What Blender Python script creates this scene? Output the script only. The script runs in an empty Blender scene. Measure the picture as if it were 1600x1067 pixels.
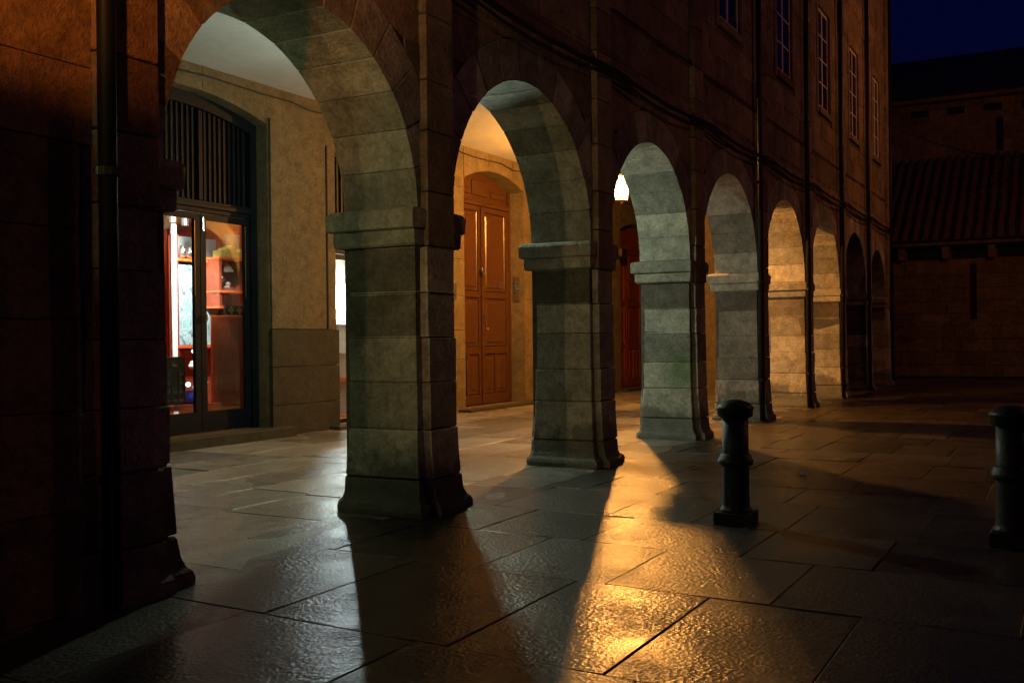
import bpy, math, random
from mathutils import Vector, Matrix
random.seed(7)
S = bpy.context.scene
COL = S.collection
PI = math.pi

# ------------------------------------------------------------------ camera
CAM = Vector((0, 0, 1.304))
YAW, PITCH, ROLL, FPX = 0.5052, -0.0025, -0.0106, 1586.3
F = Vector((math.cos(YAW)*math.cos(PITCH), math.sin(YAW)*math.cos(PITCH), math.sin(PITCH)))
R = Vector((math.sin(YAW), -math.cos(YAW), 0)); U = R.cross(F)
c, s = math.cos(ROLL), math.sin(ROLL)
R2 = c*R + s*U; U2 = -s*R + c*U
cd = bpy.data.cameras.new('camera'); co = bpy.data.objects.new('camera', cd); COL.objects.link(co)
co.matrix_world = Matrix(((R2.x, U2.x, -F.x, CAM.x), (R2.y, U2.y, -F.y, CAM.y), (R2.z, U2.z, -F.z, CAM.z), (0, 0, 0, 1)))
cd.sensor_width = 36; cd.lens = FPX/1600*36; cd.clip_start = .05; cd.clip_end = 600
S.camera = co
def px(P):
    d = Vector(P)-CAM; w = d.dot(F)
    if w < .05: return (-9999, -9999)
    return (800+FPX*d.dot(R2)/w, 533.5-FPX*d.dot(U2)/w)
def infrm(P, m=60):
    x, y = px(P); return -m < x < 1600+m and -m < y < 1067+m

# ------------------------------------------------------------------ world: last blue of dusk
W = bpy.data.worlds.new('World'); S.world = W; W.use_nodes = True
nt = W.node_tree; nt.nodes.clear()
sky = nt.nodes.new('ShaderNodeTexSky'); sky.sky_type = 'NISHITA'; sky.sun_disc = False
sky.sun_elevation = math.radians(-3.0); sky.sun_rotation = math.radians(200)
mx = nt.nodes.new('ShaderNodeMix'); mx.data_type = 'RGBA'; mx.blend_type = 'MULTIPLY'; mx.inputs[0].default_value = 1
mx.inputs[7].default_value = (.10, .20, 2.4, 1)
bg = nt.nodes.new('ShaderNodeBackground'); bg.inputs[1].default_value = .13
ow = nt.nodes.new('ShaderNodeOutputWorld')
nt.links.new(sky.outputs[0], mx.inputs[6]); nt.links.new(mx.outputs[2], bg.inputs[0]); nt.links.new(bg.outputs[0], ow.inputs[0])
S.view_settings.view_transform = 'Standard'; S.view_settings.look = 'None'
S.view_settings.exposure = 0; S.view_settings.gamma = 1; S.view_settings.use_curve_mapping = False
S.render.engine = 'CYCLES'

# ------------------------------------------------------------------ lamps outside the frame
def lamp(name, loc, power, col, size=.1, spot=None, aim=None, blend=.5):
    l = bpy.data.lights.new(name, 'SPOT' if spot else 'POINT'); l.energy = power; l.color = col; l.shadow_soft_size = size
    o = bpy.data.objects.new(name, l); COL.objects.link(o); o.location = loc
    if spot:
        l.spot_size = math.radians(spot); l.spot_blend = blend
        o.rotation_euler = (Vector(aim)-Vector(loc)).to_track_quat('-Z', 'Y').to_euler()
    return o
ORANGE = (1, .36, .07)
lamp('wall_flood_light', (0, 3.32, 2.7), 270, (1, .66, .27), .04, 36, (6.2, 4.3, 2.4), .5)
lamp('orange_flood_light', (.6, 2.3, 3.6), 320, (1, .25, .028), .06, 56, (2.6, 4.24, 3.9), .4)
lamp('street_light', (-7, .7, 5.5), 70, (1, .30, .05), .1)
lamp('plaza_fill_light', (18, -7, 8), 240, (1, .33, .08), .2)  # added frontal fill that lifts the dim facade, no known source
lamp('far_street_light', (25, -1, 7.5), 240, (1, .33, .05), .2, 165, (27, 3.5, 6.6), .4)

# ------------------------------------------------------------------ mesh builder and objects
WP = {}
class MB:
    def __init__(s): s.v = []; s.f = []
    def add(s, vs, fs):
        n = len(s.v); s.v += [tuple(v) for v in vs]; s.f += [tuple(i+n for i in f) for f in fs]; return s
    def box(s, x0, x1, y0, y1, z0, z1):
        return s.add([(x0,y0,z0),(x1,y0,z0),(x1,y1,z0),(x0,y1,z0),(x0,y0,z1),(x1,y0,z1),(x1,y1,z1),(x0,y1,z1)],
                     [(0,3,2,1),(4,5,6,7),(0,1,5,4),(1,2,6,5),(2,3,7,6),(3,0,4,7)])
    def bbox(s, x0, x1, y0, y1, z0, z1, b=.01, j=0):
        r = lambda: random.uniform(-j, j)
        vs = []
        for z, e in ((z0, b), (z0+b, 0), (z1-b, 0), (z1, b)):
            for (x, y, sx, sy) in ((x0,y0,1,1),(x1,y0,-1,1),(x1,y1,-1,-1),(x0,y1,1,-1)):
                vs.append((x+sx*e+r(), y+sy*(e+b)+r(), z)); 
        # eight-sided rings would double the count; four-sided rings with eased ends are enough
        fs = [(3,2,1,0), (12,13,14,15)]
        for k in range(3):
            for i in range(4):
                a = k*4+i; bq = k*4+(i+1) % 4; fs.append((a, bq, bq+4, a+4))
        return s.add(vs, fs)
    def rings(s, poly, levels):
        # poly(off) -> list of (x, y); levels: (z, offset)
        n = None; base = len(s.v); vs = []; fs = []
        for z, e in levels:
            p = poly(e); n = len(p); vs += [(x, y, z) for x, y in p]
        L = len(levels)
        fs.append(tuple(reversed(range(n)))); fs.append(tuple(range((L-1)*n, L*n)))
        for k in range(L-1):
            for i in range(n):
                fs.append((k*n+i, k*n+(i+1) % n, (k+1)*n+(i+1) % n, (k+1)*n+i))
        vs = [(x+random.uniform(-.0035, .0035), y+random.uniform(-.0035, .0035), z+random.uniform(-.002, .002)) for x, y, z in vs]
        return s.add(vs, fs)
    def lathe(s, prof, cx, cy, n=16, ph=0):
        vs = []; fs = []
        for z, r in prof:
            for i in range(n):
                a = 2*PI*i/n+ph; vs.append((cx+r*math.cos(a), cy+r*math.sin(a), z))
        L = len(prof)
        for k in range(L-1):
            for i in range(n): fs.append((k*n+i, k*n+(i+1) % n, (k+1)*n+(i+1) % n, (k+1)*n+i))
        fs.append(tuple(reversed(range(n)))); fs.append(tuple(range((L-1)*n, L*n)))
        return s.add(vs, fs)
    def tube(s, pts, r, n=6):
        vs = []; fs = []; P = [Vector(p) for p in pts]
        for k, p in enumerate(P):
            t = (P[min(k+1, len(P)-1)]-P[max(k-1, 0)]).normalized()
            a = t.cross(Vector((0, 0, 1)))
            if a.length < .05: a = t.cross(Vector((1, 0, 0)))
            a.normalize(); b = t.cross(a)
            for i in range(n):
                q = 2*PI*i/n; vs.append(p+a*(r*math.cos(q))+b*(r*math.sin(q)))
        for k in range(len(P)-1):
            for i in range(n): fs.append((k*n+i, k*n+(i+1) % n, (k+1)*n+(i+1) % n, (k+1)*n+i))
        fs.append(tuple(range(n))); fs.append(tuple(reversed(range((len(P)-1)*n, len(P)*n))))
        return s.add(vs, fs)
    def prism_y(s, poly, y0, y1):
        # poly of (x, z) counter-clockwise seen from -y
        n = len(poly); vs = [(x, y0, z) for x, z in poly]+[(x, y1, z) for x, z in poly]
        fs = [tuple(range(n)), tuple(reversed(range(n, 2*n)))]
        for i in range(n): fs.append((i, n+i, n+(i+1) % n, (i+1) % n))
        return s.add(vs, fs)
    def sphere(s, c0, r, n=10, m=7, sc=(1, 1, 1)):
        vs = []; fs = []
        for k in range(1, m):
            t = PI*k/m
            for i in range(n):
                a = 2*PI*i/n
                vs.append((c0[0]+r*sc[0]*math.sin(t)*math.cos(a), c0[1]+r*sc[1]*math.sin(t)*math.sin(a), c0[2]-r*sc[2]*math.cos(t)))
        for k in range(m-2):
            for i in range(n): fs.append((k*n+i, k*n+(i+1) % n, (k+1)*n+(i+1) % n, (k+1)*n+i))
        fs.append(tuple(reversed(range(n)))); fs.append(tuple(range((m-2)*n, (m-1)*n)))
        return s.add(vs, fs)

def obj(name, mb, mat, parent=None, label=None, cat=None, group=None, kind=None, smooth=False):
    xs = [v[0] for v in mb.v]; ys = [v[1] for v in mb.v]; zs = [v[2] for v in mb.v]
    o0 = Vector(((min(xs)+max(xs))/2, (min(ys)+max(ys))/2, min(zs)))
    me = bpy.data.meshes.new(name)
    me.from_pydata([tuple(Vector(v)-o0) for v in mb.v], [], mb.f); me.update()
    if smooth:
        for p in me.polygons: p.use_smooth = True
    me.materials.append(mat)
    return link(name, me, o0, parent, label, cat, group, kind)
def link(name, data, o0, parent=None, label=None, cat=None, group=None, kind=None):
    o = bpy.data.objects.new(name, data); COL.objects.link(o)
    o0 = Vector(o0); WP[o.name] = o0
    if parent: o.parent = parent; o.location = o0-WP[parent.name]
    else: o.location = o0
    if label: o['label'] = label
    if cat: o['category'] = cat
    if group: o['group'] = group
    if kind: o['kind'] = kind
    return o
def thing(name, loc, label, cat, group=None): return link(name, None, loc, None, label, cat, group)
def dup(o, loc, parent=None, **kw):
    d = o.copy(); COL.objects.link(d); WP[d.name] = Vector(loc)
    for k, v in kw.items(): d[k] = v
    d.parent = parent; d.location = Vector(loc)-(WP[parent.name] if parent else Vector((0, 0, 0)))
    for ch in list(o.children): dup(ch, Vector(loc)+(WP[ch.name]-WP[o.name]), d)
    return d

# ------------------------------------------------------------------ materials
def base_mat(name):
    m = bpy.data.materials.new(name); m.use_nodes = True
    nt = m.node_tree; b = nt.nodes['Principled BSDF']; return m, nt, b
def plain(name, col, rough=.6, metal=0, emit=None, es=0, spec=.5, bump=None, var=0):
    m, nt, b = base_mat(name)
    b.inputs['Base Color'].default_value = (*col, 1); b.inputs['Roughness'].default_value = rough; b.inputs['Metallic'].default_value = metal
    b.inputs['Specular IOR Level'].default_value = spec
    if emit: b.inputs['Emission Color'].default_value = (*emit, 1); b.inputs['Emission Strength'].default_value = es
    if var or bump:
        g = nt.nodes.new('ShaderNodeNewGeometry')
        n = nt.nodes.new('ShaderNodeTexNoise'); n.inputs['Scale'].default_value = (bump or (12, 0))[0]; n.inputs['Detail'].default_value = 5
        nt.links.new(g.outputs['Position'], n.inputs['Vector'])
        if var:
            r = nt.nodes.new('ShaderNodeMapRange'); r.inputs[1].default_value = .3; r.inputs[2].default_value = .7; r.inputs[3].default_value = 1-var; r.inputs[4].default_value = 1+var
            nt.links.new(n.outputs[0], r.inputs[0])
            h = nt.nodes.new('ShaderNodeHueSaturation'); h.inputs['Color'].default_value = (*col, 1)
            nt.links.new(r.outputs[0], h.inputs['Value']); nt.links.new(h.outputs[0], b.inputs['Base Color'])
        if bump:
            bp = nt.nodes.new('ShaderNodeBump'); bp.inputs['Distance'].default_value = bump[1]; bp.inputs['Strength'].default_value = .8
            nt.links.new(n.outputs[0], bp.inputs['Height']); nt.links.new(bp.outputs[0], b.inputs['Normal'])
    return m

def stone_mat(name, c0, c1, rough=.85, bump=.006, damp=True, moss=False, tone=.2):
    m, nt, b = base_mat(name); L = nt.links.new; N = nt.nodes.new
    g = N('ShaderNodeNewGeometry'); oi = N('ShaderNodeObjectInfo')
    def noise(sc, det=6, ro=.6):
        n = N('ShaderNodeTexNoise'); n.inputs['Scale'].default_value = sc; n.inputs['Detail'].default_value = det; n.inputs['Roughness'].default_value = ro
        L(g.outputs['Position'], n.inputs['Vector']); return n.outputs[0]
    def ramp(src, a, b_, lo=0, hi=1):
        r = N('ShaderNodeMapRange'); r.inputs[1].default_value = a; r.inputs[2].default_value = b_; r.inputs[3].default_value = lo; r.inputs[4].default_value = hi
        L(src, r.inputs[0]); return r.outputs[0]
    def mix(fac, A, B, mode='MIX'):
        q = N('ShaderNodeMix'); q.data_type = 'RGBA'; q.blend_type = mode
        if isinstance(fac, (int, float)): q.inputs[0].default_value = fac
        else: L(fac, q.inputs[0])
        for k, v in ((6, A), (7, B)):
            if isinstance(v, tuple): q.inputs[k].default_value = (*v, 1)
            else: L(v, q.inputs[k])
        return q.outputs[2]
    def math_(op, a, b_):
        q = N('ShaderNodeMath'); q.operation = op
        for k, v in ((0, a), (1, b_)):
            if isinstance(v, (int, float)): q.inputs[k].default_value = v
            else: L(v, q.inputs[k])
        return q.outputs[0]
    big = noise(2.2); fine = noise(28, 8, .7); grain = noise(160, 3, .6); mid = noise(7, 6, .65)
    col = mix(ramp(big, .35, .65), c0, c1)
    v = math_('MULTIPLY', ramp(fine, .3, .7, .78, 1.18), ramp(grain, .3, .7, .85, 1.15))
    v = math_('MULTIPLY', v, ramp(mid, .3, .72, .62, 1.22))
    v = math_('MULTIPLY', v, ramp(oi.outputs['Random'], 0, 1, 1-tone, 1+tone))
    hs = N('ShaderNodeHueSaturation'); L(col, hs.inputs['Color']); L(v, hs.inputs['Value'])
    col = hs.outputs[0]
    sx = N('ShaderNodeSeparateXYZ'); L(g.outputs['Position'], sx.inputs[0])
    if damp:   # dark rising damp with a ragged upper edge, and dark blotches of old dirt
        q = math_('ADD', sx.outputs[2], math_('MULTIPLY', math_('SUBTRACT', noise(3.2, 7, .7), .5), -1.1))
        col = mix(ramp(q, .46, .30, 0, .7), col, (.075, .08, .07))
        col = mix(ramp(noise(1.3, 8, .7), .60, .72, 0, .55), col, (.06, .05, .035))
    if moss:
        d = N('ShaderNodeVectorMath'); d.operation = 'DISTANCE'; L(g.outputs['Position'], d.inputs[0]); d.inputs[1].default_value = (12.3, 4.36, .87)
        q = math_('ADD', d.outputs['Value'], math_('MULTIPLY', math_('SUBTRACT', noise(9), .5), .35))
        col = mix(ramp(q, .34, .08, 0, .6), col, (.07, .16, .03))
    L(col, b.inputs['Base Color']); b.inputs['Roughness'].default_value = rough; b.inputs['Specular IOR Level'].default_value = .3
    h = math_('ADD', math_('MULTIPLY', fine, 1), math_('MULTIPLY', grain, .35)); h = math_('ADD', h, math_('MULTIPLY', mid, 1.6))
    pit = N('ShaderNodeTexVoronoi'); pit.inputs['Scale'].default_value = 22; L(g.outputs['Position'], pit.inputs['Vector'])
    h = math_('SUBTRACT', h, math_('MULTIPLY', ramp(pit.outputs['Distance'], .0, .18, 1, 0), ramp(noise(5), .5, .65, 0, .5)))
    bp = N('ShaderNodeBump'); bp.inputs['Distance'].default_value = bump*1.8; bp.inputs['Strength'].default_value = .9
    L(h, bp.inputs['Height']); L(bp.outputs[0], b.inputs['Normal'])
    return m
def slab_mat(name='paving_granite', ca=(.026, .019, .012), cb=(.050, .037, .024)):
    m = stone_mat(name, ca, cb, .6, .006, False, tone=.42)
    nt = m.node_tree; b = nt.nodes['Principled BSDF']; N = nt.nodes.new; L = nt.links.new
    g = N('ShaderNodeNewGeometry')
    def noise(sc, det=4, ro=.55):
        n = N('ShaderNodeTexNoise'); n.inputs['Scale'].default_value = sc; n.inputs['Detail'].default_value = det; n.inputs['Roughness'].default_value = ro
        L(g.outputs['Position'], n.inputs['Vector']); return n.outputs[0]
    r = N('ShaderNodeMapRange'); r.inputs[1].default_value = .35; r.inputs[2].default_value = .65; r.inputs[3].default_value = .17; r.inputs[4].default_value = .28
    L(noise(1.1, 5), r.inputs[0]); oi2 = N('ShaderNodeObjectInfo'); ra = N('ShaderNodeMath'); ra.operation = 'MULTIPLY_ADD'; L(oi2.outputs['Random'], ra.inputs[0]); ra.inputs[1].default_value = .12; L(r.outputs[0], ra.inputs[2])
    L(ra.outputs[0], b.inputs['Coat Roughness']); b.inputs['Coat Weight'].default_value = .5; b.inputs['Roughness'].default_value = .6
    b.inputs['Specular IOR Level'].default_value = .25
    bp = [n for n in nt.nodes if n.type == 'BUMP'][0]
    vo = N('ShaderNodeTexVoronoi'); vo.feature = 'F1'; vo.inputs['Scale'].default_value = 48; L(g.outputs['Position'], vo.inputs['Vector'])
    am = N('ShaderNodeMapRange'); am.inputs[1].default_value = .35; am.inputs[2].default_value = .7; am.inputs[3].default_value = .25; am.inputs[4].default_value = 1.0
    L(noise(2.6, 5), am.inputs[0])
    q1 = N('ShaderNodeMath'); q1.operation = 'MULTIPLY'; L(vo.outputs['Distance'], q1.inputs[0]); L(am.outputs[0], q1.inputs[1])
    q2 = N('ShaderNodeMath'); q2.operation = 'ADD'; L(q1.outputs[0], q2.inputs[0])
    q3 = N('ShaderNodeMath'); q3.operation = 'MULTIPLY'; L(noise(22, 5, .6), q3.inputs[0]); q3.inputs[1].default_value = .9; L(q3.outputs[0], q2.inputs[1])
    L(q2.outputs[0], bp.inputs['Height']); bp.inputs['Distance'].default_value = .0048; L(bp.outputs[0], b.inputs['Coat Normal'])
    st = N('ShaderNodeMapRange'); st.inputs[1].default_value = .38; st.inputs[2].default_value = .62; st.inputs[3].default_value = .55; st.inputs[4].default_value = 1
    L(noise(1.9, 7, .65), st.inputs[0]); L(st.outputs[0], bp.inputs['Strength'])
    return m
def glass(name, col=(.9, .95, .95), t=.85, rough=.03):
    m = bpy.data.materials.new(name); m.use_nodes = True; nt = m.node_tree; nt.nodes.clear()
    o = nt.nodes.new('ShaderNodeOutputMaterial'); x = nt.nodes.new('ShaderNodeMixShader'); a = nt.nodes.new('ShaderNodeBsdfGlossy'); b = nt.nodes.new('ShaderNodeBsdfTransparent')
    a.inputs['Roughness'].default_value = rough; b.inputs[0].default_value = (*col, 1); x.inputs[0].default_value = t
    nt.links.new(a.outputs[0], x.inputs[1]); nt.links.new(b.outputs[0], x.inputs[2]); nt.links.new(x.outputs[0], o.inputs[0]); return m
def lampglass(name, col, es, t=.5):
    m = glass(name); nt = m.node_tree; x = [n for n in nt.nodes if n.type == 'MIX_SHADER'][0]
    e = nt.nodes.new('ShaderNodeEmission'); e.inputs[0].default_value = (*col, 1); e.inputs[1].default_value = es
    nt.links.new(e.outputs[0], x.inputs[1]); x.inputs[0].default_value = t; return m
def swirl_mat():
    m, nt, b = base_mat('swirled_glass_print'); N = nt.nodes.new; L = nt.links.new
    g = N('ShaderNodeNewGeometry'); mp = N('ShaderNodeMapping'); mp.inputs['Scale'].default_value = (5, 5, 2.2); L(g.outputs['Position'], mp.inputs[0])
    n = N('ShaderNodeTexNoise'); n.inputs['Scale'].default_value = 1.6; n.inputs['Detail'].default_value = 3; n.inputs['Distortion'].default_value = 2.5; L(mp.outputs[0], n.inputs['Vector'])
    r = N('ShaderNodeValToRGB'); cr = r.color_ramp; cr.elements[0].position = .36; cr.elements[0].color = (.10, .19, .22, 1); cr.elements[1].position = .44; cr.elements[1].color = (.42, .66, .70, 1)
    e = cr.elements.new(.5); e.color = (.25, .40, .42, 1); e = cr.elements.new(.55); e.color = (.60, .78, .80, 1); e = cr.elements.new(.66); e.color = (.3, .52, .58, 1)
    L(n.outputs[0], r.inputs[0]); L(r.outputs[0], b.inputs['Base Color']); b.inputs['Roughness'].default_value = .3; return m

M = dict(
 stone=stone_mat('granite_pillar', (.29, .275, .225), (.42, .395, .32), .85, .007, True, True, .36),
 facade=stone_mat('granite_facade', (.22, .165, .11), (.34, .255, .175), .85, .008, False, tone=.25),
 mortar=stone_mat('old_mortar', (.11, .10, .08), (.16, .14, .11), .95, .004, False),
 plasterwall=stone_mat('arcade_ashlar', (.10, .075, .036), (.135, .10, .05), .85, .004, False, tone=.06),
 plinthstone=stone_mat('dark_plinth_stone', (.03, .026, .015), (.045, .038, .022), .85, .004, False, tone=.06),  # darker tone for the lower pier blocks and doorsteps
 ceiling=plain('ceiling_plaster', (.42, .43, .43), .8, bump=(6, .01), var=.05),
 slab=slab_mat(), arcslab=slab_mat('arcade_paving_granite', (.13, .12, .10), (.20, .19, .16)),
 ground=plain('bedding_sand', (.03, .026, .02), .95, bump=(40, .01), var=.2),
 darkpaint=plain('dark_blue_green_paint', (.0035, .0065, .009), .55, spec=.12, bump=(60, .002)),
 void=plain('unlit_void', (.006, .006, .007), .9),
 wood=plain('varnished_oak', (.055, .022, .007), .28, bump=(18, .004), var=.22),
 redwood=plain('red_brown_wood', (.16, .028, .012), .35, bump=(18, .004), var=.2),
 brass=plain('brass', (.7, .5, .22), .25, 1), steel=plain('steel', (.6, .6, .6), .25, 1),
 iron=plain('black_iron', (.012, .012, .013), .5, .4), bollard=plain('bollard_paint', (.018, .021, .024), .5, .1, bump=(38, .004), var=.45),
 white=plain('white_window_paint', (.80, .74, .66), .5, var=.15, bump=(20, .001)),
 darkglass=plain('dark_window_glass', (.006, .007, .010), .06), glass=glass('shop_glass'),
 bronze=plain('dull_bronze', (.09, .065, .04), .5, .3), cable=plain('black_cable', (.01, .009, .008), .7), cream=plain('cream_wall', (.82, .78, .62), .8, var=.04), shopwhite=plain('white_strip', (.9, .92, .92), .6),
 orange=plain('orange_red_paint', (.72, .13, .03), .45, var=.1), orange2=plain('orange_panel', (.60, .10, .025), .5, var=.14), redbrown=plain('red_brown_cabinet', (.30, .055, .02), .4, var=.1),
 grey=plain('grey_shelf', (.22, .24, .24), .6), silver=plain('silver', (.75, .78, .78), .22, .9), darkboard=plain('dark_board', (.012, .014, .012), .5), chalk=plain('chalk_print', (.10, .12, .10), .8),
 yellow=plain('yellow_enamel', (.5, .42, .1), .4), blue=plain('blue_glass_ware', (.03, .05, .75), .15, emit=None), pearl=plain('white_ware', (.85, .85, .82), .3), swirl=swirl_mat(),
 tile=plain('roof_tile_clay', (.12, .055, .03), .8, bump=(25, .01), var=.3), church=stone_mat('church_granite', (.15, .095, .055), (.22, .145, .085), .9, .01, False, tone=.2),
 paper=plain('white_paper', (.8, .85, .85), .5), roofdark=plain('dark_slate', (.02, .02, .022), .9, var=.3, bump=(10, .02)),
)
# ------------------------------------------------------------------ dimensions
YF, TH, YW = 4.24, .68, 9.64
YB = YF+TH
PN = [3.32, 6.21, 9.30, 12.32, 15.46, 18.60, 21.70, 24.80, 27.55]     # near edge of each pillar
PW = .55
ZI, ZC, ZT = 2.28, 4.81, 10.4

# ------------------------------------------------------------------ ground and paving
obj('ground', MB().box(-120, 160, -140, 160, -.6, -.035), M['ground'], kind='structure')
pav = link('plaza_pavement', None, (0, 0, 0), kind='structure')
def slab_mesh(x0, x1, y0, y1, skew):
    g = .002; mb = MB(); nx, ny = 3, 3; tz = random.uniform(-.002, .002); ax, ay = random.uniform(-.003, .003), random.uniform(-.003, .003)
    vs = []; cx, cy = (x0+x1)/2, (y0+y1)/2
    for j in range(-1, ny+2):
        for i in range(-1, nx+2):
            edge = i in (-1, nx+1) or j in (-1, ny+1)
            ii, jj = min(max(i, 0), nx), min(max(j, 0), ny)
            x = x0+g+(x1-x0-2*g)*ii/nx; y = y0+g+(y1-y0-2*g)*jj/ny
            if not edge:
                if ii == 0: x += .003+random.uniform(0, .004)
                if ii == nx: x -= .003+random.uniform(0, .004)
                if jj == 0: y += .003+random.uniform(0, .004)
                if jj == ny: y -= .003+random.uniform(0, .004)
            z = tz+ax*(x-cx)+ay*(y-cy)+(random.uniform(-.0025, .0025) if not edge else 0)
            if edge: z -= .004
            vs.append((x+skew*(y-2), y, z))
    w = nx+3; fs = []
    for j in range(ny+2):
        for i in range(nx+2): fs.append((j*w+i, j*w+i+1, (j+1)*w+i+1, (j+1)*w+i))
    bd = [i for i in range(w)]+[j*w+w-1 for j in range(1, w)]+[(w-1)*w+i for i in range(w-2, -1, -1)]+[j*w for j in range(w-2, 0, -1)]
    n0 = len(vs); vs += [(vs[k][0], vs[k][1], -.05) for k in bd]
    for q in range(len(bd)): fs.append((bd[q], n0+q, n0+(q+1) % len(bd), bd[(q+1) % len(bd)]))
    return mb.add(vs, fs)
slabs = []
def strip(xa, xb, ya, yb, lmin, lmax, skew=.04):
    y = ya-random.random()
    while y < yb:
        ln = random.uniform(lmin, lmax); slabs.append((xa, xb, y, y+ln, skew)); y += ln
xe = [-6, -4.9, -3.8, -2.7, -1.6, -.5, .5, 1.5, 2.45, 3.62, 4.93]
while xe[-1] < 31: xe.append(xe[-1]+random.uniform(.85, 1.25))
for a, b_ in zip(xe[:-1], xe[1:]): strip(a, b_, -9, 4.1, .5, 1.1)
# arcade floor: rows the other way
ye = [4.105]
while ye[-1] < 9.5: ye.append(ye[-1]+random.uniform(.62, .95))
for a, b_ in zip(ye[:-1], ye[1:]):
    x = -1-random.random()
    while x < 31:
        ln = random.uniform(.9, 1.9); slabs.append((x, x+ln, a, min(b_, 9.62), 0, 1)); x += ln
def sc(t):
    P = ((t[0]+t[1])/2, (t[2]+t[3])/2, 0); w = (Vector(P)-CAM).dot(F)
    if w < .5 or not infrm(P, 160): return -1
    return (t[1]-t[0])*(t[3]-t[2])/w**3
slabs.sort(key=lambda t: -sc(t))
rest = MB(); rest2 = MB()
for k, t in enumerate(slabs):
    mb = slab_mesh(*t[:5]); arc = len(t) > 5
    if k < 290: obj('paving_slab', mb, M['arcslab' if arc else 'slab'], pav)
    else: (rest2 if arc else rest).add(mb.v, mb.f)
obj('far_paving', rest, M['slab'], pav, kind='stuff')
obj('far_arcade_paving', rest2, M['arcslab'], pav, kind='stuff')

# ------------------------------------------------------------------ the arcaded building
bld = thing('arcade_building', (15, 7, 0), 'long granite building with a round arched arcade and tall white windows above', 'building')
def shaft_poly(xn, xf, pil=True):
    def f(e, ch=0.0):
        y0, y1 = YF-e, YB+e*(1 if e < .03 else .55); a, b_ = xn-e, xf+e; c_ = .055
        p = [(a, y0)]
        if pil: p += [(xn+.08, y0), (xn+.08, YF-.07-e), (xf-.11, YF-.07-e), (xf-.11, y0)]
        p += [(b_, y0), (b_, y1-c_*f.ch-.001), (b_-c_*f.ch-.001, y1), (a+c_*f.ch+.001, y1), (a, y1-c_*f.ch-.001)]
        return p
    f.ch = 1
    return f
ZJ = [(0, .27), (.27, .645), (.645, 1.0), (1.0, 1.33), (1.33, 1.68), (1.68, 2.0)]
for k, xn in enumerate(PN):
    xf = xn+PW if k < 8 else 28.12
    core = obj('pillar', MB().box(xn+.014, xf-.014, YF+.014, YB-.014, 0, ZI+.01), M['mortar'], bld)
    for i, (z0, z1) in enumerate(ZJ):
        jz = random.uniform(-.03, .03) if 0 < i < 5 else 0
        z0b = z0 if i == 0 else z0+prev; z1b = z1 if i == 5 else z1+jz
        prev = jz
        p = shaft_poly(xn, xf); p.ch = 1
        o_ = random.uniform(-.003, .003)+.010-.006*i
        if i == 0: lv = [(0, .085), (.045, .088), (.075, .078), (.10, .05), (.15, .032), (.25, .022), (.265, .012)]
        elif i == 1: lv = [(z0b+.004, .008), (z0b+.014, .02), (z1b-.12, .006), (z1b-.014, o_), (z1b-.004, -.009)]
        else: lv = [(z0b+.004, -.009), (z0b+.014, o_), (z1b-.014, o_), (z1b-.004, -.009)]
        obj('plinth' if i == 0 else 'stone', MB().rings(p, lv), M['stone'], core)
    # two-tier impost, cut out for the pilaster
    def ip(e, xn=xn, xf=xf, k=k):
        if k == 0: return [(xn+.078, YF+.05), (xf-.108, YF+.05), (xf-.108, YF-e*.5), (xf+e, YF-e*.5), (xf+e, YB+e), (xn+.078, YB+e)]
        return [(xn-e, YF-e*.5), (xn+.078, YF-e*.5), (xn+.078, YF+.05), (xf-.108, YF+.05), (xf-.108, YF-e*.5), (xf+e, YF-e*.5), (xf+e, YB+e), (xn-e, YB+e)]
    obj('impost', MB().rings(ip, [(2.004, .03), (2.02, .045), (2.115, .048), (2.122, .043)]), M['stone'], core)
    obj('impost', MB().rings(ip, [(2.124, .065), (2.135, .085), (2.245, .09), (2.27, .075), (2.28, .055)]), M['stone'], core)
    # pilaster stones to the eaves
    z = 2.0
    while z < ZT-.2:
        h = random.uniform(.36, .5); z2 = min(z+h, ZT-.05)
        if infrm((xn+.2, YF, z), 80):
            obj('pilaster_stone', MB().bbox(xn+.08, xf-.11, YF-.07, YF+.049, z+.004, z2-.004, .007), M['facade'], core)
        z = z2
    if 0: pass
# solid wall west of the first pillar
obj('end_wall', MB().box(-6, 3.31, YF+.02, YB, 0, ZT), M['mortar'], bld)
obj('pilaster_core', MB().box(-6, 28.1, YF+.03, YB-.2, ZT-.3, ZT+.1), M['mortar'], bld)

# arches, spandrels, upper wall
facstones = []
def clipstone(x0, x1, z0, z1, cx=None, ro=None):
    """stone face polygon (x,z) with its lower or upper edge cut by the ring of voussoirs"""
    g = .0035; x0 += g; x1 -= g; z0 += g; z1 -= g
    if cx is None: return [(x0, z0), (x1, z0), (x1, z1), (x0, z1)]
    def zc(x):
        d = ro*ro-(x-cx)**2; return ZI+math.sqrt(d)+.006 if d > 0 else -9
    n = 6; xs = [x0+(x1-x0)*i/n for i in range(n+1)]
    bot = [(x, max(z0, zc(x))) for x in xs]
    bot = [(x, z) for x, z in bot if z < z1-.01]
    if len(bot) < 2: return None
    xa, xb = bot[0][0], bot[-1][0]
    if xb-xa < .05: return None
    return bot+[(xb, z1), (xa, z1)]
rows = [ZI]
while rows[-1] < ZT-.5: rows.append(rows[-1]+random.choice((.34, .38, .42, .46)))
wins = []
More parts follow.
